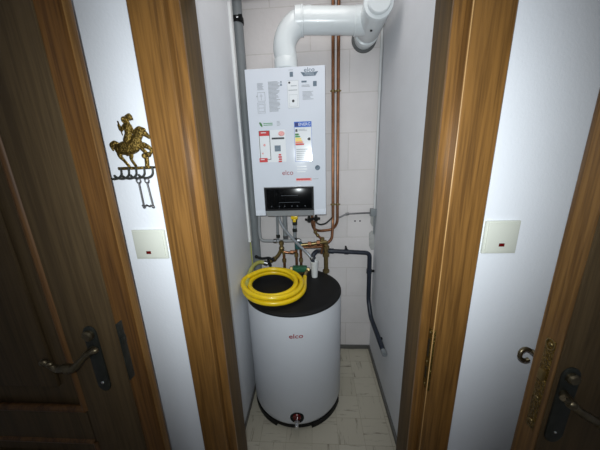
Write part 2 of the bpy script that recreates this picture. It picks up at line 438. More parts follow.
# left leaf: handle
h = bpy.data.objects.new('door_handle', None); COL.objects.link(h); h.location = (0, 0, 0); h.parent = dl; h.location = Vector((-0.527, 0.46, 1.13))-dl.location
bp_ = backplate(h, -0.525, 1.040, 1.216, 0.032, 0.46, 0, M['bronze_dark'])
obj('rosette', LT([(0.0, -0.009), (0.009, -0.009), (0.013, -0.006), (0.013, 0)], (-0.526, 0.456, 1.198), 'Y', 20), M['antique'], h)
y = 0.428
b = nb(); cyl(b, (-0.526, 0.457, 1.160), (-0.518, y, 1.166), 0.008, 16); obj('spindle_neck', b, M['antique'], h)
lev = fillet([(-0.490, y-0.002, 1.182), (-0.518, y, 1.166), (-0.535, y-0.003, 1.148), (-0.551, y-0.004, 1.133), (-0.570, y-0.003, 1.137), (-0.592, y, 1.127), (-0.608, y, 1.137), (-0.620, y, 1.148)], 0.012, 5)
tube_r = [0.0058+0.0038*math.sin(math.pi*i/(len(lev)-1))**2 for i in range(len(lev))]
b = T(lev, tube_r, 14); obj('lever', b, M['antique'], h)
for c_, r_ in (((-0.562, y-0.004, 1.134), 0.0115), ((-0.608, y-0.001, 1.143), 0.0075), ((-0.622, y, 1.147), 0.0085), ((-0.490, y-0.002, 1.182), 0.0075)):
    obj('lever_knob', ball(nb(), c_, r_, (1.1, 0.9, 0.9)), M['antique'], h)
obj('screw', ball(nb(), (-0.527, 0.456, 1.062), 0.004, (1, 0.5, 1), 6), M['chrome'], h)
b = nb(); box(b, -0.4638, 0.463, 1.062, -0.4605, 0.480, 1.222)
fe = obj('lock_forend', b, M['bronze_dark'], dl, bevel=0.002)
b = nb(); box(b, -0.4625, 0.465, 1.165, -0.457, 0.478, 1.185); obj('latch_bolt', b, M['bronze_dark'], fe, bevel=0.002)

# right leaf: handle on the near face, curl of the far handle, lock forend
h = bpy.data.objects.new('door_handle', None); COL.objects.link(h); h.parent = dr; h.location = Vector((0.512, 0.43, 1.10))-dr.location
backplate(h, 0.506, 0.966, 1.152, 0.036, 0.43, 0, M['bronze_dark'])
obj('rosette', LT([(0.0, -0.009), (0.009, -0.009), (0.012, -0.006), (0.012, 0)], (0.506, 0.426, 1.134), 'Y', 20), M['antique'], h)
y = 0.400
obj('spindle_neck', cyl(nb(), (0.500, 0.428, 1.095), (0.492, y, 1.096), 0.0085, 16), M['antique'], h)
lev = fillet([(0.470, y, 1.112), (0.490, y, 1.098), (0.506, y-0.003, 1.083), (0.526, y-0.002, 1.070), (0.549, y, 1.054), (0.575, y, 1.048), (0.590, y, 1.056)], 0.012, 5)
rr = [0.0052+0.003*math.sin(math.pi*i/(len(lev)-1)) for i in range(len(lev))]
obj('lever', T(lev, rr, 14), M['antique'], h)
for c_, r_ in (((0.548, y-0.002, 1.055), 0.010), ((0.488, y-0.001, 1.099), 0.0095), ((0.592, y, 1.058), 0.008)):
    obj('lever_knob', ball(nb(), c_, r_), M['antique'], h)
b = nb(); ball(b, (0.506, 0.4255, 0.990), 0.003, (1, 0.5, 1), 6); obj('screw', b, M['chrome'], h)
h2 = bpy.data.objects.new('door_handle', None); COL.objects.link(h2); h2.parent = dr; h2.location = Vector((0.52, 0.494, 1.09))-dr.location
b = nb(); cyl(b, (0.527, 0.492, 1.100), (0.527, 0.535, 1.100), 0.006, 12)
tube(b, fillet([(0.527, 0.535, 1.100), (0.512, 0.537, 1.108), (0.499, 0.535, 1.099), (0.499, 0.533, 1.082), (0.512, 0.533, 1.074), (0.521, 0.532, 1.080)], 0.010, 5), 0.0048, 12)
obj('lever', b, M['antique'], h2)
b = nb(); box(b, 0.4806, 0.444, 0.965, 0.4830, 0.466, 1.200); fe = obj('lock_forend', b, M['brass_old'], dr, bevel=0.002)
b = nb()
for z in (1.188, 1.05, 0.985): ball(b, (0.4805, 0.455, z), 0.0045, (0.5, 1, 1), 6)
obj('screw', b, M['brass'], fe)
b = nb(); box(b, 0.474, 0.449, 1.10, 0.482, 0.461, 1.125); obj('latch_bolt', b, M['brass'], fe, bevel=0.002)
tube_ring = T([(0.4800, 0.455+0.009*math.cos(a), 1.188+0.012*math.sin(a)) for a in [i*math.pi/8 for i in range(17)]], 0.0012, 6)
obj('forend_rim', tube_ring, M['brass'], fe)

# ------------------------------------------------------------------ switches on the hallway wall
def switch(x0, x1, z0, z1, lx, lz, label):
    r = thing('wall_switch', label, 'light switch', ((x0+x1)/2, WF, z0), 'square rocker switches beside the closet frame')
    obj('plate', B(x0, WF-0.007, z0, x1, WF+0.0005, z1), M['switch'], r, bevel=0.002)
    e = 0.005
    obj('rocker', B(x0+e, WF-0.011, z0+e, x1-e, WF-0.0065, z1-e), M['switch'], r, bevel=0.0025)
    obj('indicator_window', B(lx-0.007, WF-0.0116, lz-0.0045, lx+0.007, WF-0.0105, lz+0.0045), M['darkred'], r, bevel=0.0006)
switch(-0.519, -0.424, 1.311, 1.398, -0.477, 1.332, 'cream rocker switch with red window, left of the closet below the horse')
switch(0.441, 0.526, 1.317, 1.406, 0.485, 1.342, 'cream rocker switch with red window, on the wall right of the closet')

# ------------------------------------------------------------------ brass rider hook rack
YK = 0.628
k = thing('key_rack', 'brass horse and rider key rack with hooks on the strip of wall', 'key rack', (-0.46, WF, 1.54))
def chain(b, pts, r, n=10, fl=0.55):
    P = [Vector((x, YK, z)) for x, z in pts]
    rs = r if isinstance(r, (list, tuple)) else [r]*len(P)
    # densify
    Q, R = [], []
    for i in range(len(P)-1):
        for j in range(5):
            t = j/5; Q.append(P[i].lerp(P[i+1], t)); R.append(rs[i]*(1-t)+rs[i+1]*t)
    Q.append(P[-1]); R.append(rs[-1])
    for _ in range(2):
        Q = [Q[0]]+[(Q[i-1]+Q[i]*2+Q[i+1])/4 for i in range(1, len(Q)-1)]+[Q[-1]]
    tube(b, Q, R, n, flat=(1, fl)); ball(b, Q[0], R[0], (1, fl, 1), 6); ball(b, Q[-1], R[-1], (1, fl, 1), 6)
b = nb()
chain(b, [(-0.494,1.616),(-0.482,1.618),(-0.466,1.617),(-0.452,1.624),(-0.442,1.628)], [0.014,0.017,0.016,0.016,0.011], 14)
chain(b, [(-0.450,1.627),(-0.444,1.642),(-0.434,1.652),(-0.426,1.657)], [0.015,0.012,0.010,0.008], 12)
chain(b, [(-0.429,1.656),(-0.420,1.650),(-0.412,1.642)], [0.009,0.007,0.0045])
chain(b, [(-0.450,1.642),(-0.446,1.656),(-0.434,1.664),(-0.421,1.660)], [0.004,0.0055,0.0055,0.004])
chain(b, [(-0.496,1.626),(-0.505,1.631),(-0.514,1.626),(-0.513,1.615)], [0.006,0.007,0.007,0.003])
chain(b, [(-0.497,1.612),(-0.498,1.598),(-0.490,1.589),(-0.479,1.573)], [0.009,0.006,0.004,0.004])
chain(b, [(-0.474,1.609),(-0.467,1.600),(-0.470,1.590),(-0.461,1.574)], [0.009,0.006,0.004,0.004])
chain(b, [(-0.445,1.622),(-0.428,1.624),(-0.413,1.615),(-0.412,1.606),(-0.421,1.600)], [0.009,0.007,0.005,0.004,0.0045])
chain(b, [(-0.436,1.615),(-0.427,1.605),(-0.428,1.591),(-0.430,1.572)], [0.005,0.0055,0.006,0.006])
ball(b, (-0.419, YK-0.003, 1.600), 0.006); ball(b, (-0.430, YK-0.003, 1.597), 0.007)
obj('horse_figure', b, M['brass_old'], k)
b = nb()
chain(b, [(-0.463,1.678),(-0.462,1.666),(-0.464,1.650),(-0.470,1.636)], [0.008,0.010,0.009,0.011], 12)
chain(b, [(-0.470,1.671),(-0.482,1.660),(-0.484,1.672)], [0.005,0.0045,0.004]); chain(b, [(-0.485,1.681),(-0.480,1.650)], [0.002,0.0015])
chain(b, [(-0.456,1.670),(-0.451,1.656),(-0.446,1.646)], [0.005,0.0045,0.004])
chain(b, [(-0.468,1.640),(-0.474,1.624),(-0.470,1.608),(-0.478,1.602)], [0.008,0.007,0.005,0.004])
chain(b, [(-0.452,1.636),(-0.456,1.622),(-0.452,1.610)], [0.006,0.005,0.004])
ball(b, (-0.466, YK-0.002, 1.684), 0.0075, (1, 0.8, 1.1)); ball(b, (-0.454, YK, 1.690), 0.0085, (1, 0.6, 0.9)); chain(b, [(-0.462,1.692),(-0.452,1.696),(-0.447,1.686)], [0.003,0.004,0.003])
obj('rider_figure', b, M['brass_old'], k)
b = nb(); box(b, -0.508, 0.624, 1.5645, -0.4165, 0.6305, 1.5715)
obj('rail', b, M['brass_old'], k, bevel=0.0012)
for x, z in ((-0.50, 1.568), (-0.42, 1.568), (-0.463, 1.625)): obj('hook_stud', cyl(nb(), (x, 0.63, z), (x, WF+0.001, z), 0.003, 8), M['brass_old'], k)
for dx in (0, 0.0205, 0.0405, 0.0625, 0.0845):
    p = [(-0.499+dx, 0.624, 1.570), (-0.499+dx, 0.622, 1.553), (-0.502+dx, 0.618, 1.546), (-0.510+dx, 0.612, 1.5425), (-0.518+dx, 0.607, 1.544), (-0.524+dx, 0.604, 1.550)]
    b = T(fillet(p, 0.01, 4), 0.0024, 8); ball(b, p[-1], 0.0032, n=6)
    obj('hook', b, M['bronze_dark'], k)
g = nb()
for (x, x2) in ((-0.449, -0.449), (-0.427, -0.424)):
    yy = 0.611
    tube(g, [(x+0.0055*math.cos(a), yy, 1.5365+0.006*math.sin(a)) for a in [i*math.pi/8 for i in range(17)]], 0.0016, 8)
    tube(g, [(x, yy, 1.531), (x2, yy+0.002, 1.471)], 0.0022, 8)
    ball(g, (x2, yy+0.002, 1.468), 0.0038, n=6)
tube(g, [(-0.449, 0.607, 1.473), (-0.443, 0.607, 1.4705), (-0.4365, 0.607, 1.474), (-0.430, 0.607, 1.4705), (-0.424, 0.607, 1.473)], 0.0018, 8)
tag(obj('linked_rods', g, M['steel']), 'two slim grey metal rods linked at the bottom, hanging from the key rack', 'keys')

# ------------------------------------------------------------------ tank
TX, TY, TR, TZ = -0.142, 1.412, 0.296, 0.790
t = thing('water_storage_tank', 'round white hot water tank with a black lid, standing on the closet floor', 'water tank', (TX, TY, 0))
obj('jacket', LT([(TR-0.03, 0.028), (TR-0.012, 0.032), (TR-0.004, 0.042), (TR, 0.06), (TR, TZ-0.014), (TR-0.002, TZ-0.008), (TR-0.01, TZ-0.006)], (TX, TY, 0), n=96), M['tankwhite'], t)
obj('lid', LT([(TR-0.004, TZ-0.012), (TR+0.001, TZ-0.010), (TR+0.001, TZ-0.002), (TR-0.004, TZ+0.002), (TR-0.03, TZ+0.004), (0.0, TZ+0.007)], (TX, TY, 0), n=96), M['black'], t)
obj('base_ring', LT([(TR-0.012, 0.008), (TR-0.006, 0.012), (TR-0.006, 0.034), (TR-0.03, 0.036)], (TX, TY, 0), n=96), M['black'], t)
for a0, a1 in ((200, 247), (290, 340), (60, 120)):
    poly = [(TX+(TR+0.001)*math.cos(math.radians(a)), TY+(TR+0.001)*math.sin(math.radians(a))) for a in [a0+(a1-a0)*i/12 for i in range(13)]]
    poly += [(TX+(TR-0.05)*math.cos(math.radians(a)), TY+(TR-0.05)*math.sin(math.radians(a))) for a in [a1+(a0-a1)*i/12 for i in range(13)]]
    obj('foot', prism(nb(), poly, 0.0, 0.036), M['black'], t)
DY = TY-TR
dv = obj('drain_recess', LT([(0.0, -0.002), (0.036, -0.002), (0.040, -0.001), (0.042, 0.004), (0.042, 0.012)], (-0.128, DY, 0.098), 'Y', 32), M['black'], t)
b = nb(); lathe(b, [(0.0, -0.010), (0.021, -0.009), (0.025, -0.004), (0.025, 0.003)], (-0.128, DY, 0.106), 'Y', 24); obj('red_cap', b, M['darkred'], dv)
obj('drain_tap', LT([(0.0, -0.050), (0.009, -0.050), (0.011, -0.044), (0.011, -0.024), (0.016, -0.020), (0.016, -0.008), (0.009, -0.004), (0.009, 0.004)], (-0.127, DY, 0.088), 'Y', 20), M['chrome'], dv)
me = text_mesh('elco', 0.038, 0.0004)
me.transform(Matrix.Diagonal((1.22, 1, 1, 1)))
me.transform(Matrix.Translation((-0.113-TX, 0, 0.663)) @ Matrix.Rotation(math.pi/2, 4, 'X'))
for v in me.vertices:
    a = v.co.x/TR; rr_ = TR+0.0006-v.co.y
    v.co.x, v.co.y = TX+rr_*math.sin(a), TY-rr_*math.cos(a)
lg = link('logo_lettering', me, M['logored'], t); lg['label'] = 'red lower-case lettering'

# ------------------------------------------------------------------ boiler
YB = 1.47
bo = thing('wall_boiler', 'white wall-hung gas boiler covered in stickers, above the tank', 'boiler', (-0.15, 1.63, 1.25))
b = nb()
poly = [(-0.366, 1.256), (-0.304, 1.256), (-0.304, 1.286), (-0.004, 1.286), (-0.004, 1.256), (0.072, 1.256), (0.064, 2.060), (-0.366, 2.060)]
obj('casing', B(-0.366, YB, 1.286, 0.068, 1.795, 2.060), M['enamel'], bo, bevel=0.004)
obj('side_skirt', B(-0.366, YB+0.001, 1.252, -0.304, 1.78, 1.292), M['enamel'], bo, bevel=0.003)
obj('side_skirt', B(-0.004, YB+0.001, 1.252, 0.068, 1.78, 1.292), M['enamel'], bo, bevel=0.003)
cp = obj('control_panel', B(-0.303, YB-0.010, 1.283, -0.005, YB+0.01, 1.424), M['black'], bo, bevel=0.003)
obj('glass_front', B(-0.290, YB-0.0125, 1.296, -0.017, YB-0.009, 1.416), M['blackgloss'], cp, bevel=0.001)
b = nb(); box(b, -0.303, YB-0.012, 1.424, -0.005, YB+0.002, 1.428); obj('panel_trim', b, M['greyplastic'], cp, bevel=0.001)
ic = nb()
for i, x in enumerate((-0.262, -0.214, -0.182, -0.138, -0.105, -0.058)):
    box(ic, x-0.003, YB-0.0128, 1.308, x+0.003, YB-0.0124, 1.314)
box(ic, -0.20, YB-0.0128, 1.374, -0.10, YB-0.0124, 1.376); box(ic, -0.215, YB-0.0128, 1.333, -0.09, YB-0.0124, 1.335)
obj('touch_icon', ic, M['icon'], cp)
b = nb()
vs = [(-0.304, YB+0.002, 1.284), (-0.004, YB+0.002, 1.284), (-0.012, YB+0.02, 1.246), (-0.296, YB+0.02, 1.246)]
a = [b.verts.new(v) for v in vs]; c = [b.verts.new((v[0], 1.70, v[2])) for v in vs]
b.faces.new(a); b.faces.new(c[::-1])
for i in range(4): b.faces.new((a[i], a[(i+1) % 4], c[(i+1) % 4], c[i]))
obj('lower_tray', b, M['greyplastic'], bo, bevel=0.002)
obj('flue_collar', LT([(0.052, -0.004), (0.062, 0.0), (0.062, 0.012), (0.056, 0.02), (0.052, 0.05)], (-0.151, 1.6, 2.060), n=40), M['pvc'], bo)
YS = YB-0.0006
def sticker(name, x0, z0, x1, z1, mt, y=YS, parent=bo):
    return obj(name, B(x0, y, z0, x1, YB+0.0005 if y == YS else y+0.0005, z1), mt, parent, smooth=False)
def lines(name, x0, z0, x1, z1, n, mt, parent=bo, y=YS, ragged=0.35, fill=0.42):
    b = nb(); dz = (z1-z0)/n
    for i in range(n):
        x = x1-(x1-x0)*ragged*random.random()
        zz = z1-dz*i; box(b, x0, y-0.0003, zz-dz*fill, x, y+0.0004, zz)
    return obj(name, b, mt, parent, smooth=False)
def outline(b, x0, z0, x1, z1, w=0.0015, y=YS):
    for q in ((x0, z0, x1, z0+w), (x0, z1-w, x1, z1), (x0, z0, x0+w, z1), (x1-w, z0, x1, z1)):
        box(b, q[0], y-0.0004, q[1], q[2], y+0.0004, q[3])
lines('print_block', -0.303, 1.953, -0.267, 1.990, 7, M['greyprint'])
b = nb(); outline(b, -0.304, 1.899, -0.262, 1.944); box(b, -0.311, YS-0.0003, 1.921, -0.305, YS, 1.928); box(b, -0.293, YS-0.0003, 1.925, -0.275, YS, 1.927); box(b, -0.285, YS-0.0003, 1.905, -0.283, YS, 1.938); obj('printed_drawing', b, M['greyprint'], bo)
b = nb(); outline(b, -0.308, 1.838, -0.264, 1.892); outline(b, -0.302, 1.846, -0.270, 1.884); box(b, -0.302, YS-0.0003, 1.864, -0.270, YS, 1.866); obj('printed_drawing', b, M['greyprint'], bo)
lines('printed_text', -0.242, 1.842, -0.178, 1.994, 24, M['greyprint'], fill=0.55)
b = nb(); ball(b, (-0.171, YS, 1.990), 0.004, (1, 0.1, 1), 6); plateXZ(b, [(-0.178, 1.972), (-0.164, 1.972), (-0.171, 1.984)], YS-0.0003, YS); obj('warning_mark', b, M['slate'], bo)
sticker('round_label', -0.138, 1.858, -0.076, 1.994, M['paper'])
b = nb(); outline(b, -0.138, 1.858, -0.076, 1.994, 0.001); outline(b, -0.130, 1.866, -0.084, 1.925, 0.001); box(b, -0.132, YS-0.0006, 1.945, -0.084, YS-0.0003, 1.949); box(b, -0.118, YS-0.0006, 1.966, -0.086, YS-0.0003, 1.970); obj('label_outline', b, M['greyprint'], bo)
b = nb(); ball(b, (-0.108, YS, 1.893), 0.0072, (1, 0.12, 1), 8); ball(b, (-0.126, YS, 1.984), 0.0055, (1, 0.12, 1), 8); obj('label_dot', b, M['darkprint'], bo)
# badge in the upper right corner
sticker('code_patch', -0.122, 2.012, -0.104, 2.036, M['slate']); lines('printed_text', -0.128, 2.041, -0.100, 2.046, 1, M['greyprint'])
text('badge_lettering', 'elco', 0.030, (-0.017, YS, 2.041), M['slate'], bo, width=0.056)
lines('printed_text', -0.050, 2.010, 0.018, 2.029, 3, M['slate'], ragged=0.2, fill=0.7)
b = nb(); plateXZ(b, [(-0.064, 2.033), (-0.040, 2.029), (-0.044, 2.014), (-0.050, 2.014)], YS-0.0004, YS); plateXZ(b, [(0.031, 2.033), (0.006, 2.029), (0.010, 2.014), (0.016, 2.014)], YS-0.0004, YS); obj('badge_ribbon', b, M['slate'], bo)
lines('printed_text', -0.060, 1.978, -0.030, 1.990, 1, M['slate'], fill=0.7); sticker('code_patch', 0.002, 1.961, 0.022, 1.986, M['slate']); lines('printed_text', -0.060, 1.957, -0.006, 1.970, 2, M['greyprint'])
lines('printed_text', -0.056, 1.894, 0.012, 1.938, 7, M['greyprint'], ragged=0.5)
# eco mark
b = nb(); plateXZ(b, [(-0.306, 1.789), (-0.300, 1.792), (-0.291, 1.784), (-0.287, 1.771), (-0.291, 1.765), (-0.300, 1.774)], YS-0.0004, YS); obj('leaf_mark', b, M['leafgreen'], bo)
lines('printed_text', -0.282, 1.768, -0.226, 1.786, 2, M['greenprint'], ragged=0.1, fill=0.4)
lines('printed_text', -0.205, 1.766, -0.182, 1.794, 4, M['greyprint'])
# flyer with the phone drawing
fl = sticker('flyer', -0.316, 1.572, -0.160, 1.748, M['paper'])
b = nb()
outline(b, -0.312, 1.586, -0.249, 1.746, 0.0028, YS-0.0008); obj('phone_outline', b, M['darkprint'], fl)
sticker('flyer_header', -0.309, 1.718, -0.252, 1.744, M['red'], YS-0.0012, fl); sticker('flyer_footer', -0.318, 1.573, -0.270, 1.596, M['red'], YS-0.0014, fl)
lines('flyer_text', -0.300, 1.727, -0.268, 1.737, 1, M['paper'], fl, YS-0.0016); lines('flyer_text', -0.311, 1.580, -0.284, 1.590, 1, M['paper'], fl, YS-0.0018)
b = nb(); ball(b, (-0.296, YS-0.0008, 1.622), 0.005, (1, 0.1, 1), 6); ball(b, (-0.283, YS-0.0008, 1.668), 0.007, (1, 0.1, 1), 6); obj('phone_icon', b, M['palered'], fl)
lines('flyer_word', -0.239, 1.694, -0.167, 1.707, 1, M['darkprint'], fl, YS-0.0008, ragged=0, fill=0.75)
b = nb(); ball(b, (-0.182, YS-0.0006, 1.727), 0.015, (1.2, 0.06, 0.9), 8); obj('flyer_seal', b, M['palered'], fl)
sticker('flyer_picture', -0.225, 1.631, -0.190, 1.664, M['slate'], YS-0.0012, fl)
b = nb()
for i in range(4):
    box(b, -0.206+0.002*(i % 2), YS-0.0012, 1.570+i*0.0125, -0.186-0.003*(i == 3), YS-0.0006, 1.579+i*0.0125)
obj('flyer_small_print', b, M['red'], fl)
# energy label
en = sticker('energy_label', -0.108, 1.570, -0.010, 1.786, M['paper'])
ye = YS-0.0012
b = nb(); outline(b, -0.108, 1.570, -0.010, 1.786, 0.0015, ye); obj('label_border', b, M['blue'], en)
sticker('label_header', -0.106, 1.757, -0.012, 1.785, M['blue'], ye, en); sticker('header_flag', -0.104, 1.761, -0.084, 1.781, M['navyprint'], ye-0.0006, en)
text('header_lettering', 'ENERG', 0.022, (-0.050, ye-0.0008, 1.771), M['paper'], en)
def arrow(z0, z1, x1, mt):
    b = nb(); plateXZ(b, [(-0.104, z0), (x1-0.007, z0), (x1, (z0+z1)/2), (x1-0.007, z1), (-0.104, z1)], ye-0.0004, ye+0.0004); obj('rating_arrow', b, M[mt], en)
arrow(1.714, 1.724, -0.080, 'leafgreen'); arrow(1.703, 1.712, -0.074, 'greenprint'); arrow(1.692, 1.701, -0.068, 'yellowprint'); arrow(1.682, 1.691, -0.063, 'yellowprint'); arrow(1.672, 1.681, -0.058, 'orangeprint'); arrow(1.661, 1.670, -0.052, 'red')
b = nb(); plateXZ(b, [(-0.018, 1.685), (-0.030, 1.685), (-0.036, 1.692), (-0.030, 1.700), (-0.018, 1.700)], ye-0.0004, ye+0.0004); obj('rating_tag', b, M['darkprint'], en)
b = nb(); plateXZ(b, [(-0.102, 1.733), (-0.090, 1.733), (-0.090, 1.747), (-0.102, 1.747)], ye-0.0004, ye); obj('label_icon', b, M['darkprint'], en)
lines('label_text', -0.100, 1.575, -0.030, 1.640, 6, M['greyprint'], en, ye)
lines('label_text', -0.085, 1.735, -0.030, 1.747, 2, M['greyprint'], en, ye)
lo = text('logo_lettering', 'elco', 0.040, (-0.156, YS, 1.508), M['logored'], bo, width=0.064)
sticker('red_strip', -0.108, 1.458, -0.016, 1.475, M['palered']); lines('red_strip_text', -0.106, 1.461, -0.020, 1.473, 1, M['red'], ragged=0.05, fill=0.8)
lines('printed_text', -0.011, 1.462, 0.034, 1.471, 1, M['greyprint'])
lines('printed_text', -0.100, 1.500, -0.030, 1.545, 3, M['paper'])
ga = obj('pressure_gauge', LT([(0.0, -0.002), (0.010, -0.002), (0.013, -0.004), (0.0145, -0.002), (0.0145, 0.002)], (0.020, YB, 1.532), 'Y', 28), M['slate'], bo)
b = nb(); box(b, 0.019, YB-0.003, 1.532, 0.021, YB-0.0022, 1.541); obj('gauge_needle', b, M['darkprint'], ga)

# ------------------------------------------------------------------ flue
f = thing('flue_pipe', 'thick white flue pipe rising from the boiler and turning into the back wall', 'flue pipe', (-0.151, 1.6, 2.075))
R1 = 0.0645
TXc, TZc = 0.327, 2.300
zc_ = 2.326
path = [(-0.153, 1.6, 2.078), (-0.155, 1.6, 2.14)]
rc = 0.135
cen = (-0.157+rc, zc_-rc)
for i in range(13):
    a = math.pi-(math.pi/2)*i/12; path.append((cen[0]+rc*math.cos(a), 1.6, cen[1]+0.0+rc*math.sin(a)))
obj('elbow', T([(-0.151, 1.6, 2.085), (-0.151, 1.6, 2.15)]+path[2:]+[(0.0, 1.6, zc_)], R1, 36), M['pvc'], f)
obj('socket', LT([(R1-0.002, 0), (R1+0.002, 0.003), (R1+0.003, 0.05), (R1-0.001, 0.056)], (-0.152, 1.6, 2.086), n=40), M['pvc'], f)
obj('socket', LT([(R1, -0.03), (R1+0.006, -0.027), (R1+0.006, 0.004), (R1+0.008, 0.006), (R1+0.008, 0.014), (R1, 0.017)], (-0.060, 1.6, zc_-0.002), 'X', 40), M['pvc'], f)
dz = TZc-zc_
obj('horizontal_pipe', T([(-0.06, 1.6, zc_), (TXc-0.02, 1.6, TZc+0.004)], R1, 36), M['pvc'], f)
obj('tee_body', LT([(R1+0.004, 1.44), (R1+0.006, 1.50), (R1+0.006, 1.68), (R1-0.002, 1.70), (R1-0.002, 1.805)], (TXc, 0, TZc), 'Y', 40), M['pvc'], f)
b = nb(); lathe(b, [(R1, TXc-0.095), (R1+0.004, TXc-0.092), (R1+0.004, TXc-0.02)], (0, 1.6, TZc+0.006), 'X', 40); obj('socket', b, M['pvc'], f)
cap = obj('inspection_cap', LT([(0.0, 1.408), (R1-0.014, 1.408), (R1-0.010, 1.412), (R1-0.008, 1.424), (R1+0.006, 1.426), (R1+0.008, 1.430), (R1+0.008, 1.456), (R1+0.002, 1.462)], (TXc-0.002, 0, TZc), 'Y', 44), M['pvc'], f)
obj('socket', LT([(R1, 1.70), (R1+0.008, 1.705), (R1+0.008, 1.735), (R1, 1.74)], (TXc, 0, TZc), 'Y', 40), M['pvc'], f)
obj('wall_seal', LT([(R1, 1.788), (R1+0.012, 1.790), (R1+0.014, 1.801)], (TXc, 0, TZc), 'Y', 44), M['seal'], f)
obj('test_plug', LT([(0.0, -0.004), (0.006, -0.004), (0.007, 0.002)], (TXc-0.012, 1.535, TZc-R1-0.006), 'Z', 14), M['darkprint'], f)

# ------------------------------------------------------------------ copper pipes on the back wall
def pipe(name, pts, r, mt, label, cat, fr_=0.025, n=14, group=None):
    return tag(obj(name, T(fillet(pts, fr_), r, n), mt), label, cat, group)
pipe('copper_pipe', [(0.131, 1.765, 2.70), (0.131, 1.765, 1.13), (0.119, 1.70, 1.02), (0.080, 1.68, 0.990), (-0.127, 1.66, 0.972)], 0.0105, M['copper'],
     'copper pipe running down the back wall, left of the two beside the boiler', 'copper pipe', 0.05, group='copper pipes on the back wall')
pipe('copper_pipe', [(0.165, 1.765, 2.70), (0.165, 1.775, 1.12), (0.130, 1.782, 1.068), (0.020, 1.765, 1.062), (-0.02, 1.70, 1.11), (-0.02, 1.70, 1.26)], 0.0105, M['copper'],
     'copper pipe running down the back wall, right of the two beside the boiler', 'copper pipe', 0.04, group='copper pipes on the back wall')
for z, w in ((2.005, 'upper'), (1.262, 'lower')):
    c = thing('pipe_clamp', 'brass clamp holding both copper pipes to the back wall, %s of the two' % w, 'pipe clamp', (0.148, 1.78, z), 'clamps on the copper pipes')
    b = nb()
    for x in (0.131, 0.165): lathe(b, [(0.0107, -0.006), (0.0135, -0.006), (0.0135, 0.006), (0.0107, 0.006)], (x, 1.765, z), n=20)
    box(b, 0.112, 1.762, z-0.004, 0.184, 1.768, z+0.004); obj('strap', b, M['brass'], c, bevel=0.001)
    obj('stud', cyl(nb(), (0.148, 1.768, z), (0.148, 1.801, z), 0.004, 10), M['steel'], c)

# ------------------------------------------------------------------ corner services
g = thing('grey_drain_pipe', 'grey plastic pipe in the left rear corner of the closet', 'drain pipe', (-0.450, 1.735, 0))
obj('pipe', T([(-0.452, 1.735, 0.0), (-0.452, 1.735, 2.70)], 0.034, 28), M['greydark'], g)
b = nb(); lathe(b, [(0.034, -0.016), (0.039, -0.015), (0.039, 0.015), (0.034, 0.016)], (-0.452, 1.735, 2.41), n=28)
box(b, -0.432, 1.690, 2.398, -0.410, 1.706, 2.424); obj('clamp', b, M['black'], g)
obj('clamp_screw', cyl(nb(), (-0.446, 1.694, 2.412), (-0.428, 1.698, 2.412), 0.006, 12), M['chrome'], g)
tag(obj('cable_trunking', B(-0.4525, 1.560, 1.05, -0.438, 1.600, 2.70), M['white'], bevel=0.002), 'slim white cable trunking running down the rear edge of the left wall', 'cable trunking')
tag(obj('earth_wire', T(fillet([(-0.445, 1.578, 1.06), (-0.445, 1.578, 0.92), (-0.441, 1.572, 0.80), (-0.441, 1.55, 0.62)], 0.03), 0.0035, 8), M['wire']), 'yellow and green wire hanging from the end of the white trunking', 'wire')
tag(obj('earth_wire', T(fillet([(-0.376, 1.60, 2.09), (-0.376, 1.60, 1.95), (-0.376, 1.66, 1.9)], 0.02), 0.0045, 8), M['wire']), 'short yellow and green wire at the top left side of the boiler', 'wire')
cd = thing('white_conduit', 'thin white conduit running down the right rear corner of the closet', 'conduit', (0.432, 1.785, 1.21))
obj('tube', T(fillet([(0.431, 1.785, 2.70), (0.433, 1.785, 2.0), (0.434, 1.785, 1.21)], 0.01), 0.008, 14), M['pvc2'], cd)
obj('coupler', cyl(nb(), (0.4328, 1.785, 1.995), (0.4328, 1.785, 2.03), 0.0108, 16), M['pvc2'], cd)
obj('coupler', cyl(nb(), (0.4338, 1.785, 1.325), (0.4338, 1.785, 1.355), 0.0108, 16), M['pvc2'], cd)
gc = thing('grey_conduit', 'grey metal pipe fixed across the back wall right of the boiler', 'conduit', (0.31, 1.785, 1.17))
obj('tube', T(fillet([(0.175, 1.775, 1.160), (0.232, 1.782, 1.186), (0.408, 1.785, 1.190)], 0.02), 0.0065, 12), M['steel'], gc)
obj('coupler', cyl(nb(), (0.225, 1.782, 1.183), (0.250, 1.783, 1.1865), 0.0105, 14), M['steel'], gc)
jb = obj('elbow_box', B(0.402, 1.765, 1.165, 0.446, 1.801, 1.222), M['greydark'], gc, bevel=0.005)
obj('down_tube', T(fillet([(0.4335, 1.775, 1.17), (0.4335, 1.775, 1.03)], 0.01), 0.006, 12), M['greydark'], gc)
for x in (0.298, 0.335):
    tag(obj('wall_plug', LT([(0.0, -0.001), (0.0055, -0.001), (0.0065, 0.001)], (x, 1.7995, 1.126), 'Y', 14), M['darkprint']), 'small dark plug in the white back wall, the %s of two' % ('left' if x < 0.3 else 'right'), 'wall plug', 'plugs in the back wall')

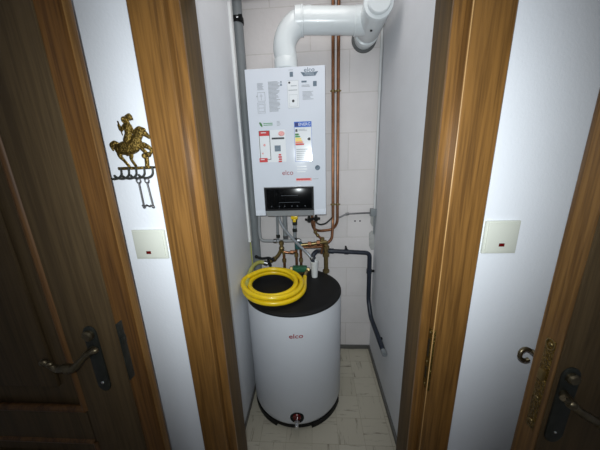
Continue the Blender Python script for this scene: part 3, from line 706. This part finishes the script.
dk = thing('dark_blue_pipe', 'dark blue pipe from the cylinder top along the back wall and down the right wall', 'pipe', (0.40, 1.75, 0.36))
obj('pipe', T(fillet([(0.068, 1.735, 0.912), (0.11, 1.745, 0.912), (0.404, 1.75, 0.890), (0.408, 1.745, 0.50), (0.414, 1.67, 0.395), (0.424, 1.335, 0.372)], 0.035), 0.0165, 20), M['navy'], dk)
for p0, p1 in (((0.10, 1.744, 0.912), (0.135, 1.745, 0.910)), ((0.215, 1.747, 0.904), (0.245, 1.747, 0.902)), ((0.405, 1.75, 0.760), (0.405, 1.749, 0.725))):
    obj('coupling', cyl(nb(), p0, p1, 0.0205, 20), M['navy'], dk)
obj('clip', B(0.400, 1.745, 0.735, 0.446, 1.757, 0.75), M['black'], dk)
obj('clip', B(0.225, 1.74, 0.897, 0.237, 1.801, 0.932), M['black'], dk)
obj('clip', B(0.420, 1.45, 0.372, 0.446, 1.462, 0.386), M['black'], dk)
obj('end_cap', cyl(nb(), (0.4235, 1.352, 0.373), (0.4245, 1.320, 0.371), 0.0175, 20), M['greydark'], dk)

# ------------------------------------------------------------------ plumbing between the boiler and the tank
TOP = TZ+0.006
def fitting(b, p, r=0.013, l=0.022, ax='Z', n=6):
    lathe(b, [(r*0.7, -l/2-0.003), (r, -l/2), (r, l/2), (r*0.7, l/2+0.003)], p, ax, n)
pl = thing('grey_bent_pipe', 'grey pipe dropping from the left of the boiler and bending right', 'pipe', (-0.38, 1.62, 1.03))
obj('pipe', T(fillet([(-0.385, 1.640, 1.235), (-0.393, 1.640, 1.100), (-0.388, 1.640, 1.034), (-0.225, 1.640, 1.030), (-0.100, 1.640, 1.032)], 0.05), 0.0105, 16), M['greyplastic'], pl)
b = nb(); fitting(b, (-0.285, 1.64, 1.031), 0.016, 0.02, 'X', 8); fitting(b, (-0.12, 1.64, 1.032), 0.016, 0.02, 'X', 8); obj('nut', b, M['steel'], pl)
pl = thing('grey_vertical_pipe', 'dark grey pipe running straight down under the boiler, left one', 'pipe', (-0.268, 1.66, 1.03))
obj('pipe', T([(-0.264, 1.66, 1.25), (-0.268, 1.66, 1.03)], 0.009, 14), M['greydark'], pl)
b = nb(); fitting(b, (-0.266, 1.66, 1.06), 0.014, 0.02); obj('nut', b, M['bronze_dark'], pl)
pl = thing('grey_vertical_pipe', 'wide grey pipe running straight down under the boiler, beside the braided hose', 'pipe', (-0.212, 1.672, 1.03))
obj('pipe', T([(-0.212, 1.672, 1.25), (-0.214, 1.672, 1.03)], 0.017, 18), M['greydark'], pl)
b = nb(); fitting(b, (-0.213, 1.672, 1.05), 0.020, 0.018, n=8); obj('nut', b, M['steel'], pl)
# braided hose with rings
bp2 = fillet([(-0.241, 1.56, 1.25), (-0.228, 1.56, 1.175), (-0.169, 1.56, 1.091), (-0.111, 1.56, 1.026), (-0.050, 1.56, 0.960), (-0.028, 1.56, 0.930)], 0.04, 10)
dens = []
for a, c in zip(bp2, bp2[1:]):
    nn = max(1, int((c-a).length/0.0025))
    for i in range(nn): dens.append(a.lerp(c, i/nn))
hh = thing('braided_hose', 'ribbed silver hose slanting from the boiler to the white siphon cup', 'hose', (-0.13, 1.56, 0.93))
obj('hose', T(dens, [0.0102 if i % 2 else 0.0088 for i in range(len(dens))], 14), M['silver'], hh)
b = nb(); fitting(b, (-0.241, 1.56, 1.238), 0.014, 0.02); ball(b, (-0.026, 1.56, 0.932), 0.016); obj('end_fitting', b, M['steel'], hh)
# gas cock
gv = thing('gas_valve', 'yellow-handled gas valve under the middle of the boiler', 'valve', (-0.137, 1.60, 1.05))
b = nb(); box(b, -0.160, 1.575, 1.200, -0.115, 1.600, 1.222); box(b, -0.148, 1.578, 1.180, -0.127, 1.598, 1.200); obj('handle', b, M['yellow'], gv, bevel=0.004)
b = nb(); fitting(b, (-0.137, 1.60, 1.175), 0.016, 0.035, n=8); ball(b, (-0.137, 1.60, 1.20), 0.017); fitting(b, (-0.137, 1.60, 1.235), 0.016, 0.02); obj('body', b, M['bronze_dark'], gv)
obj('pipe', T([(-0.137, 1.60, 1.17), (-0.142, 1.60, 1.04)], 0.0115, 16), M['greydark'], gv)
b = nb(); fitting(b, (-0.139, 1.60, 1.12), 0.0155, 0.02, n=8); fitting(b, (-0.142, 1.60, 1.055), 0.0155, 0.02, n=8); obj('nut', b, M['bronze_dark'], gv)
# filling taps with black wings
for i, (x, z, lab) in enumerate(((-0.040, 1.190, 'black winged filling tap under the boiler, left of two'), (0.006, 1.196, 'black winged filling tap under the boiler, right of two'))):
    v = thing('filling_tap', lab, 'valve', (x, 1.60, z-0.03), 'winged taps under the boiler')
    b = nb(); tube(b, [(x-0.019, 1.568, z+0.010), (x, 1.566, z+0.002), (x+0.019, 1.568, z+0.010)], [0.0075, 0.005, 0.0075], 10); ball(b, (x-0.019, 1.568, z+0.010), 0.0085); ball(b, (x+0.019, 1.568, z+0.010), 0.0085)
    tube(b, [(x, 1.566, z+0.002), (x, 1.60, z)], 0.005, 10); obj('wing_handle', b, M['black'], v)
    b = nb(); fitting(b, (x, 1.60, z), 0.012, 0.03, n=8); cyl(b, (x, 1.60, z+0.01), (x, 1.60, 1.26), 0.008, 12); obj('body', b, M['bronze_dark'], v)
b = T(fillet([(0.006, 1.60, 1.172), (0.03, 1.60, 1.155), (0.07, 1.62, 1.156), (0.112, 1.70, 1.170), (0.125, 1.75, 1.172)], 0.03), 0.005, 10)
tag(obj('filling_hose', b, M['bronze_dark']), 'thin dark filling hose from the black taps to the copper pipes', 'hose')
cu = thing('copper_loop', 'thin copper pipe dropping from the black taps to a brass tee', 'copper pipe', (0.0, 1.62, 0.93))
obj('pipe', T(fillet([(-0.006, 1.62, 1.175), (-0.006, 1.62, 1.095), (0.040, 1.62, 1.052), (0.050, 1.62, 1.01), (0.040, 1.62, 0.94)], 0.03), 0.0085, 14), M['copper'], cu)
b = nb(); fitting(b, (0.047, 1.62, 1.045), 0.015, 0.025); fitting(b, (0.0, 1.62, 1.10), 0.012, 0.018); ball(b, (0.0155, 1.61, 1.078), 0.012); obj('brass_tee', b, M['brass'], cu)
# long brass and brown cross pipes
cp2 = thing('mixing_valve', 'brass and copper cross pipe with a teal body behind the siphon', 'valve', (-0.02, 1.60, 0.98))
obj('body', T(fillet([(-0.100, 1.59, 1.016), (-0.03, 1.595, 1.020), (0.03, 1.60, 1.028), (0.075, 1.61, 1.03)], 0.02), [0.010]+[0.012]*20+[0.012]*0 if False else 0.0125, 16), M['brass'], cp2)
b = nb(); box(b, -0.140, 1.582, 0.985, -0.090, 1.606, 1.032); obj('teal_body', b, M['teal'], cp2, bevel=0.004)
b = nb(); fitting(b, (-0.04, 1.595, 1.019), 0.019, 0.022, 'X'); fitting(b, (0.02, 1.60, 1.027), 0.019, 0.022, 'X'); obj('nut', b, M['copper'], cp2)
b = nb(); tube(b, fillet([(-0.10, 1.60, 0.996), (-0.03, 1.61, 0.992), (0.04, 1.62, 0.990), (0.075, 1.63, 1.0)], 0.02), 0.0095, 12); obj('copper_tube', b, M['copper'], cp2)
# riser pipes standing on the tank
def riser(name, x, y, z1, r, mt, lab, nutz=()):
    v = thing(name, lab, 'pipe', (x, y, TOP))
    b = nb(); cyl(b, (x, y, TOP-0.003), (x, y, z1), r, 18); obj('pipe', b, mt, v)
    b = nb(); fitting(b, (x, y, TOP+0.012), r*1.55, 0.02)
    for z in nutz: fitting(b, (x, y, z), r*1.5, 0.024)
    obj('nut', b, M['brass'], v); return v
riser('brass_riser', 0.072, 1.62, 1.03, 0.0155, M['brass'], 'thick brass pipe standing up from the rear right of the black lid', (0.93, 0.985))
riser('copper_riser', -0.135, 1.60, 1.03, 0.0095, M['copper'], 'thin copper pipe standing behind the green valve, left of two', (0.94,))
riser('copper_riser', -0.104, 1.605, 0.99, 0.0095, M['copper'], 'thin copper pipe standing behind the green valve, right of two', (0.90,))
riser('copper_riser', -0.222, 1.60, 0.95, 0.0095, M['copper'], 'copper pipe standing on the black lid behind the yellow coil', (0.90,))
gv2 = thing('green_valve', 'green valve body on the rear of the black lid with the hose connected', 'valve', (-0.10, 1.555, TOP))
b = nb(); box(b, -0.160, 1.535, 0.838, -0.062, 1.575, 0.874); cyl(b, (-0.125, 1.535, 0.858), (-0.125, 1.524, 0.858), 0.018, 18); obj('body', b, M['green'], gv2, bevel=0.006)
b = nb(); fitting(b, (-0.055, 1.55, 0.850), 0.016, 0.02, 'X'); fitting(b, (-0.167, 1.555, 0.856), 0.016, 0.02, 'X'); cyl(b, (-0.11, 1.555, 0.838), (-0.11, 1.555, TOP-0.003), 0.012, 14)
tube(b, fillet([(-0.058, 1.545, 0.848), (-0.070, 1.52, 0.842), (-0.075, 1.505, 0.825)], 0.01), 0.011, 14); obj('fitting', b, M['brass'], gv2)
bl = thing('safety_group', 'brass stop valve with a black lever left of the copper risers', 'valve', (-0.30, 1.60, 0.86))
b = nb(); tube(b, fillet([(-0.236, 1.60, 1.045), (-0.235, 1.60, 0.99), (-0.262, 1.60, 0.935), (-0.305, 1.60, 0.900), (-0.350, 1.595, 0.880)], 0.03), 0.0125, 16)
tube(b, fillet([(-0.238, 1.60, 0.99), (-0.222, 1.60, 0.955), (-0.222, 1.60, 0.945)], 0.01), 0.011, 14)
for p in ((-0.236, 1.60, 1.03),): fitting(b, p, 0.017, 0.02)
ball(b, (-0.236, 1.60, 0.99), 0.019); ball(b, (-0.292, 1.60, 0.911), 0.018)
obj('body', b, M['brass'], bl)
b = nb(); tube(b, fillet([(-0.222, 1.60, 0.965), (-0.185, 1.60, 0.955), (-0.135, 1.60, 0.968)], 0.02), 0.009, 12); fitting(b, (-0.165, 1.60, 0.960), 0.014, 0.022, 'X'); obj('branch_pipe', b, M['copper'], bl)
b = nb(); tube(b, fillet([(-0.418, 1.585, 0.935), (-0.375, 1.58, 0.922), (-0.325, 1.58, 0.930), (-0.300, 1.58, 0.915)], 0.02), [0.009]*1+[0.008]*21 if False else 0.0085, 12)
ball(b, (-0.415, 1.585, 0.935), 0.012); tube(b, [(-0.335, 1.585, 0.925), (-0.325, 1.585, 0.875)], 0.009, 10); ball(b, (-0.322, 1.585, 0.872), 0.012); ball(b, (-0.298, 1.582, 0.916), 0.013)
obj('lever', b, M['black'], bl)
sc = thing('siphon_cup', 'white tapered siphon cup standing on the black lid under the braided hose', 'siphon', (-0.010, 1.555, TOP))
obj('cup', LT([(0.0, TOP-0.002), (0.020, TOP-0.002), (0.021, TOP+0.006), (0.027, 0.902), (0.029, 0.906), (0.029, 0.912), (0.024, 0.912), (0.022, 0.898), (0.0, 0.894)], (-0.010, 1.555, 0), n=28), M['white'], sc)
b = nb(); tube(b, fillet([(-0.022, 1.57, 0.898), (-0.022, 1.575, 0.945), (0.005, 1.60, 0.965), (0.035, 1.68, 0.935), (0.066, 1.735, 0.912)], 0.025), 0.015, 16); ball(b, (-0.020, 1.572, 0.932), 0.019); obj('drain_elbow', b, M['navy'], sc)

# ------------------------------------------------------------------ yellow hose coil
ho = thing('yellow_hose', 'coiled yellow hose lying on the black lid of the tank', 'hose', (-0.26, 1.39, TOP))
pts = []
Cx, Cy = -0.262, 1.350
rh = 0.0145
turns = 3.15
Nn = 150
for i in range(Nn+1):
    t_ = i/Nn; a = math.radians(28)-t_*turns*2*math.pi
    layer = t_*turns
    r0 = 0.196-0.010*layer-0.012*math.sin(layer*2.3)
    x = Cx+r0*math.cos(a); yv = Cy+r0*1.02*math.sin(a)
    zb = TOP+rh+0.001+(2.05*rh*(layer if layer < 1.6 else 1.6-(layer-1.6)*0.9))
    z = zb+0.020*(0.5-0.5*math.cos(a))+0.020*(0.5+0.5*math.sin(a))
    if layer >= 1.6:
        rs_ = 0.196-0.016-0.030-0.008*math.sin(layer); x = Cx+rs_*math.cos(a); yv = Cy+rs_*math.sin(a)
    pts.append((x, yv, z))
# smooth
P = [Vector(p) for p in pts]
head = [Vector((-0.075, 1.500, 0.822)), Vector((-0.078, 1.490, 0.806)), Vector((-0.082, 1.478, 0.804))]
P = head+P[2:]
la = P[-1]
for _ in range(6):
    P = [P[0]]+[(P[i-1]+P[i]*2+P[i+1])/4 for i in range(1, len(P)-1)]+[P[-1]]
obj('coil', T(P, rh, 16), M['yellow'], ho)
tail = fillet([(-0.415, 1.30, 0.872), (-0.430, 1.42, 0.885), (-0.425, 1.53, 0.895), (-0.395, 1.585, 0.898), (-0.350, 1.595, 0.882)], 0.06, 8)
tl = obj('hose_end', T(tail, rh*0.95, 16), M['palehose'], ho); tl['label'] = 'pale end of the hose'
b = nb(); tube(b, [(-0.365, 1.592, 0.888), (-0.340, 1.594, 0.880)], 0.018, 14); obj('hose_clip', b, M['steel'], tl)
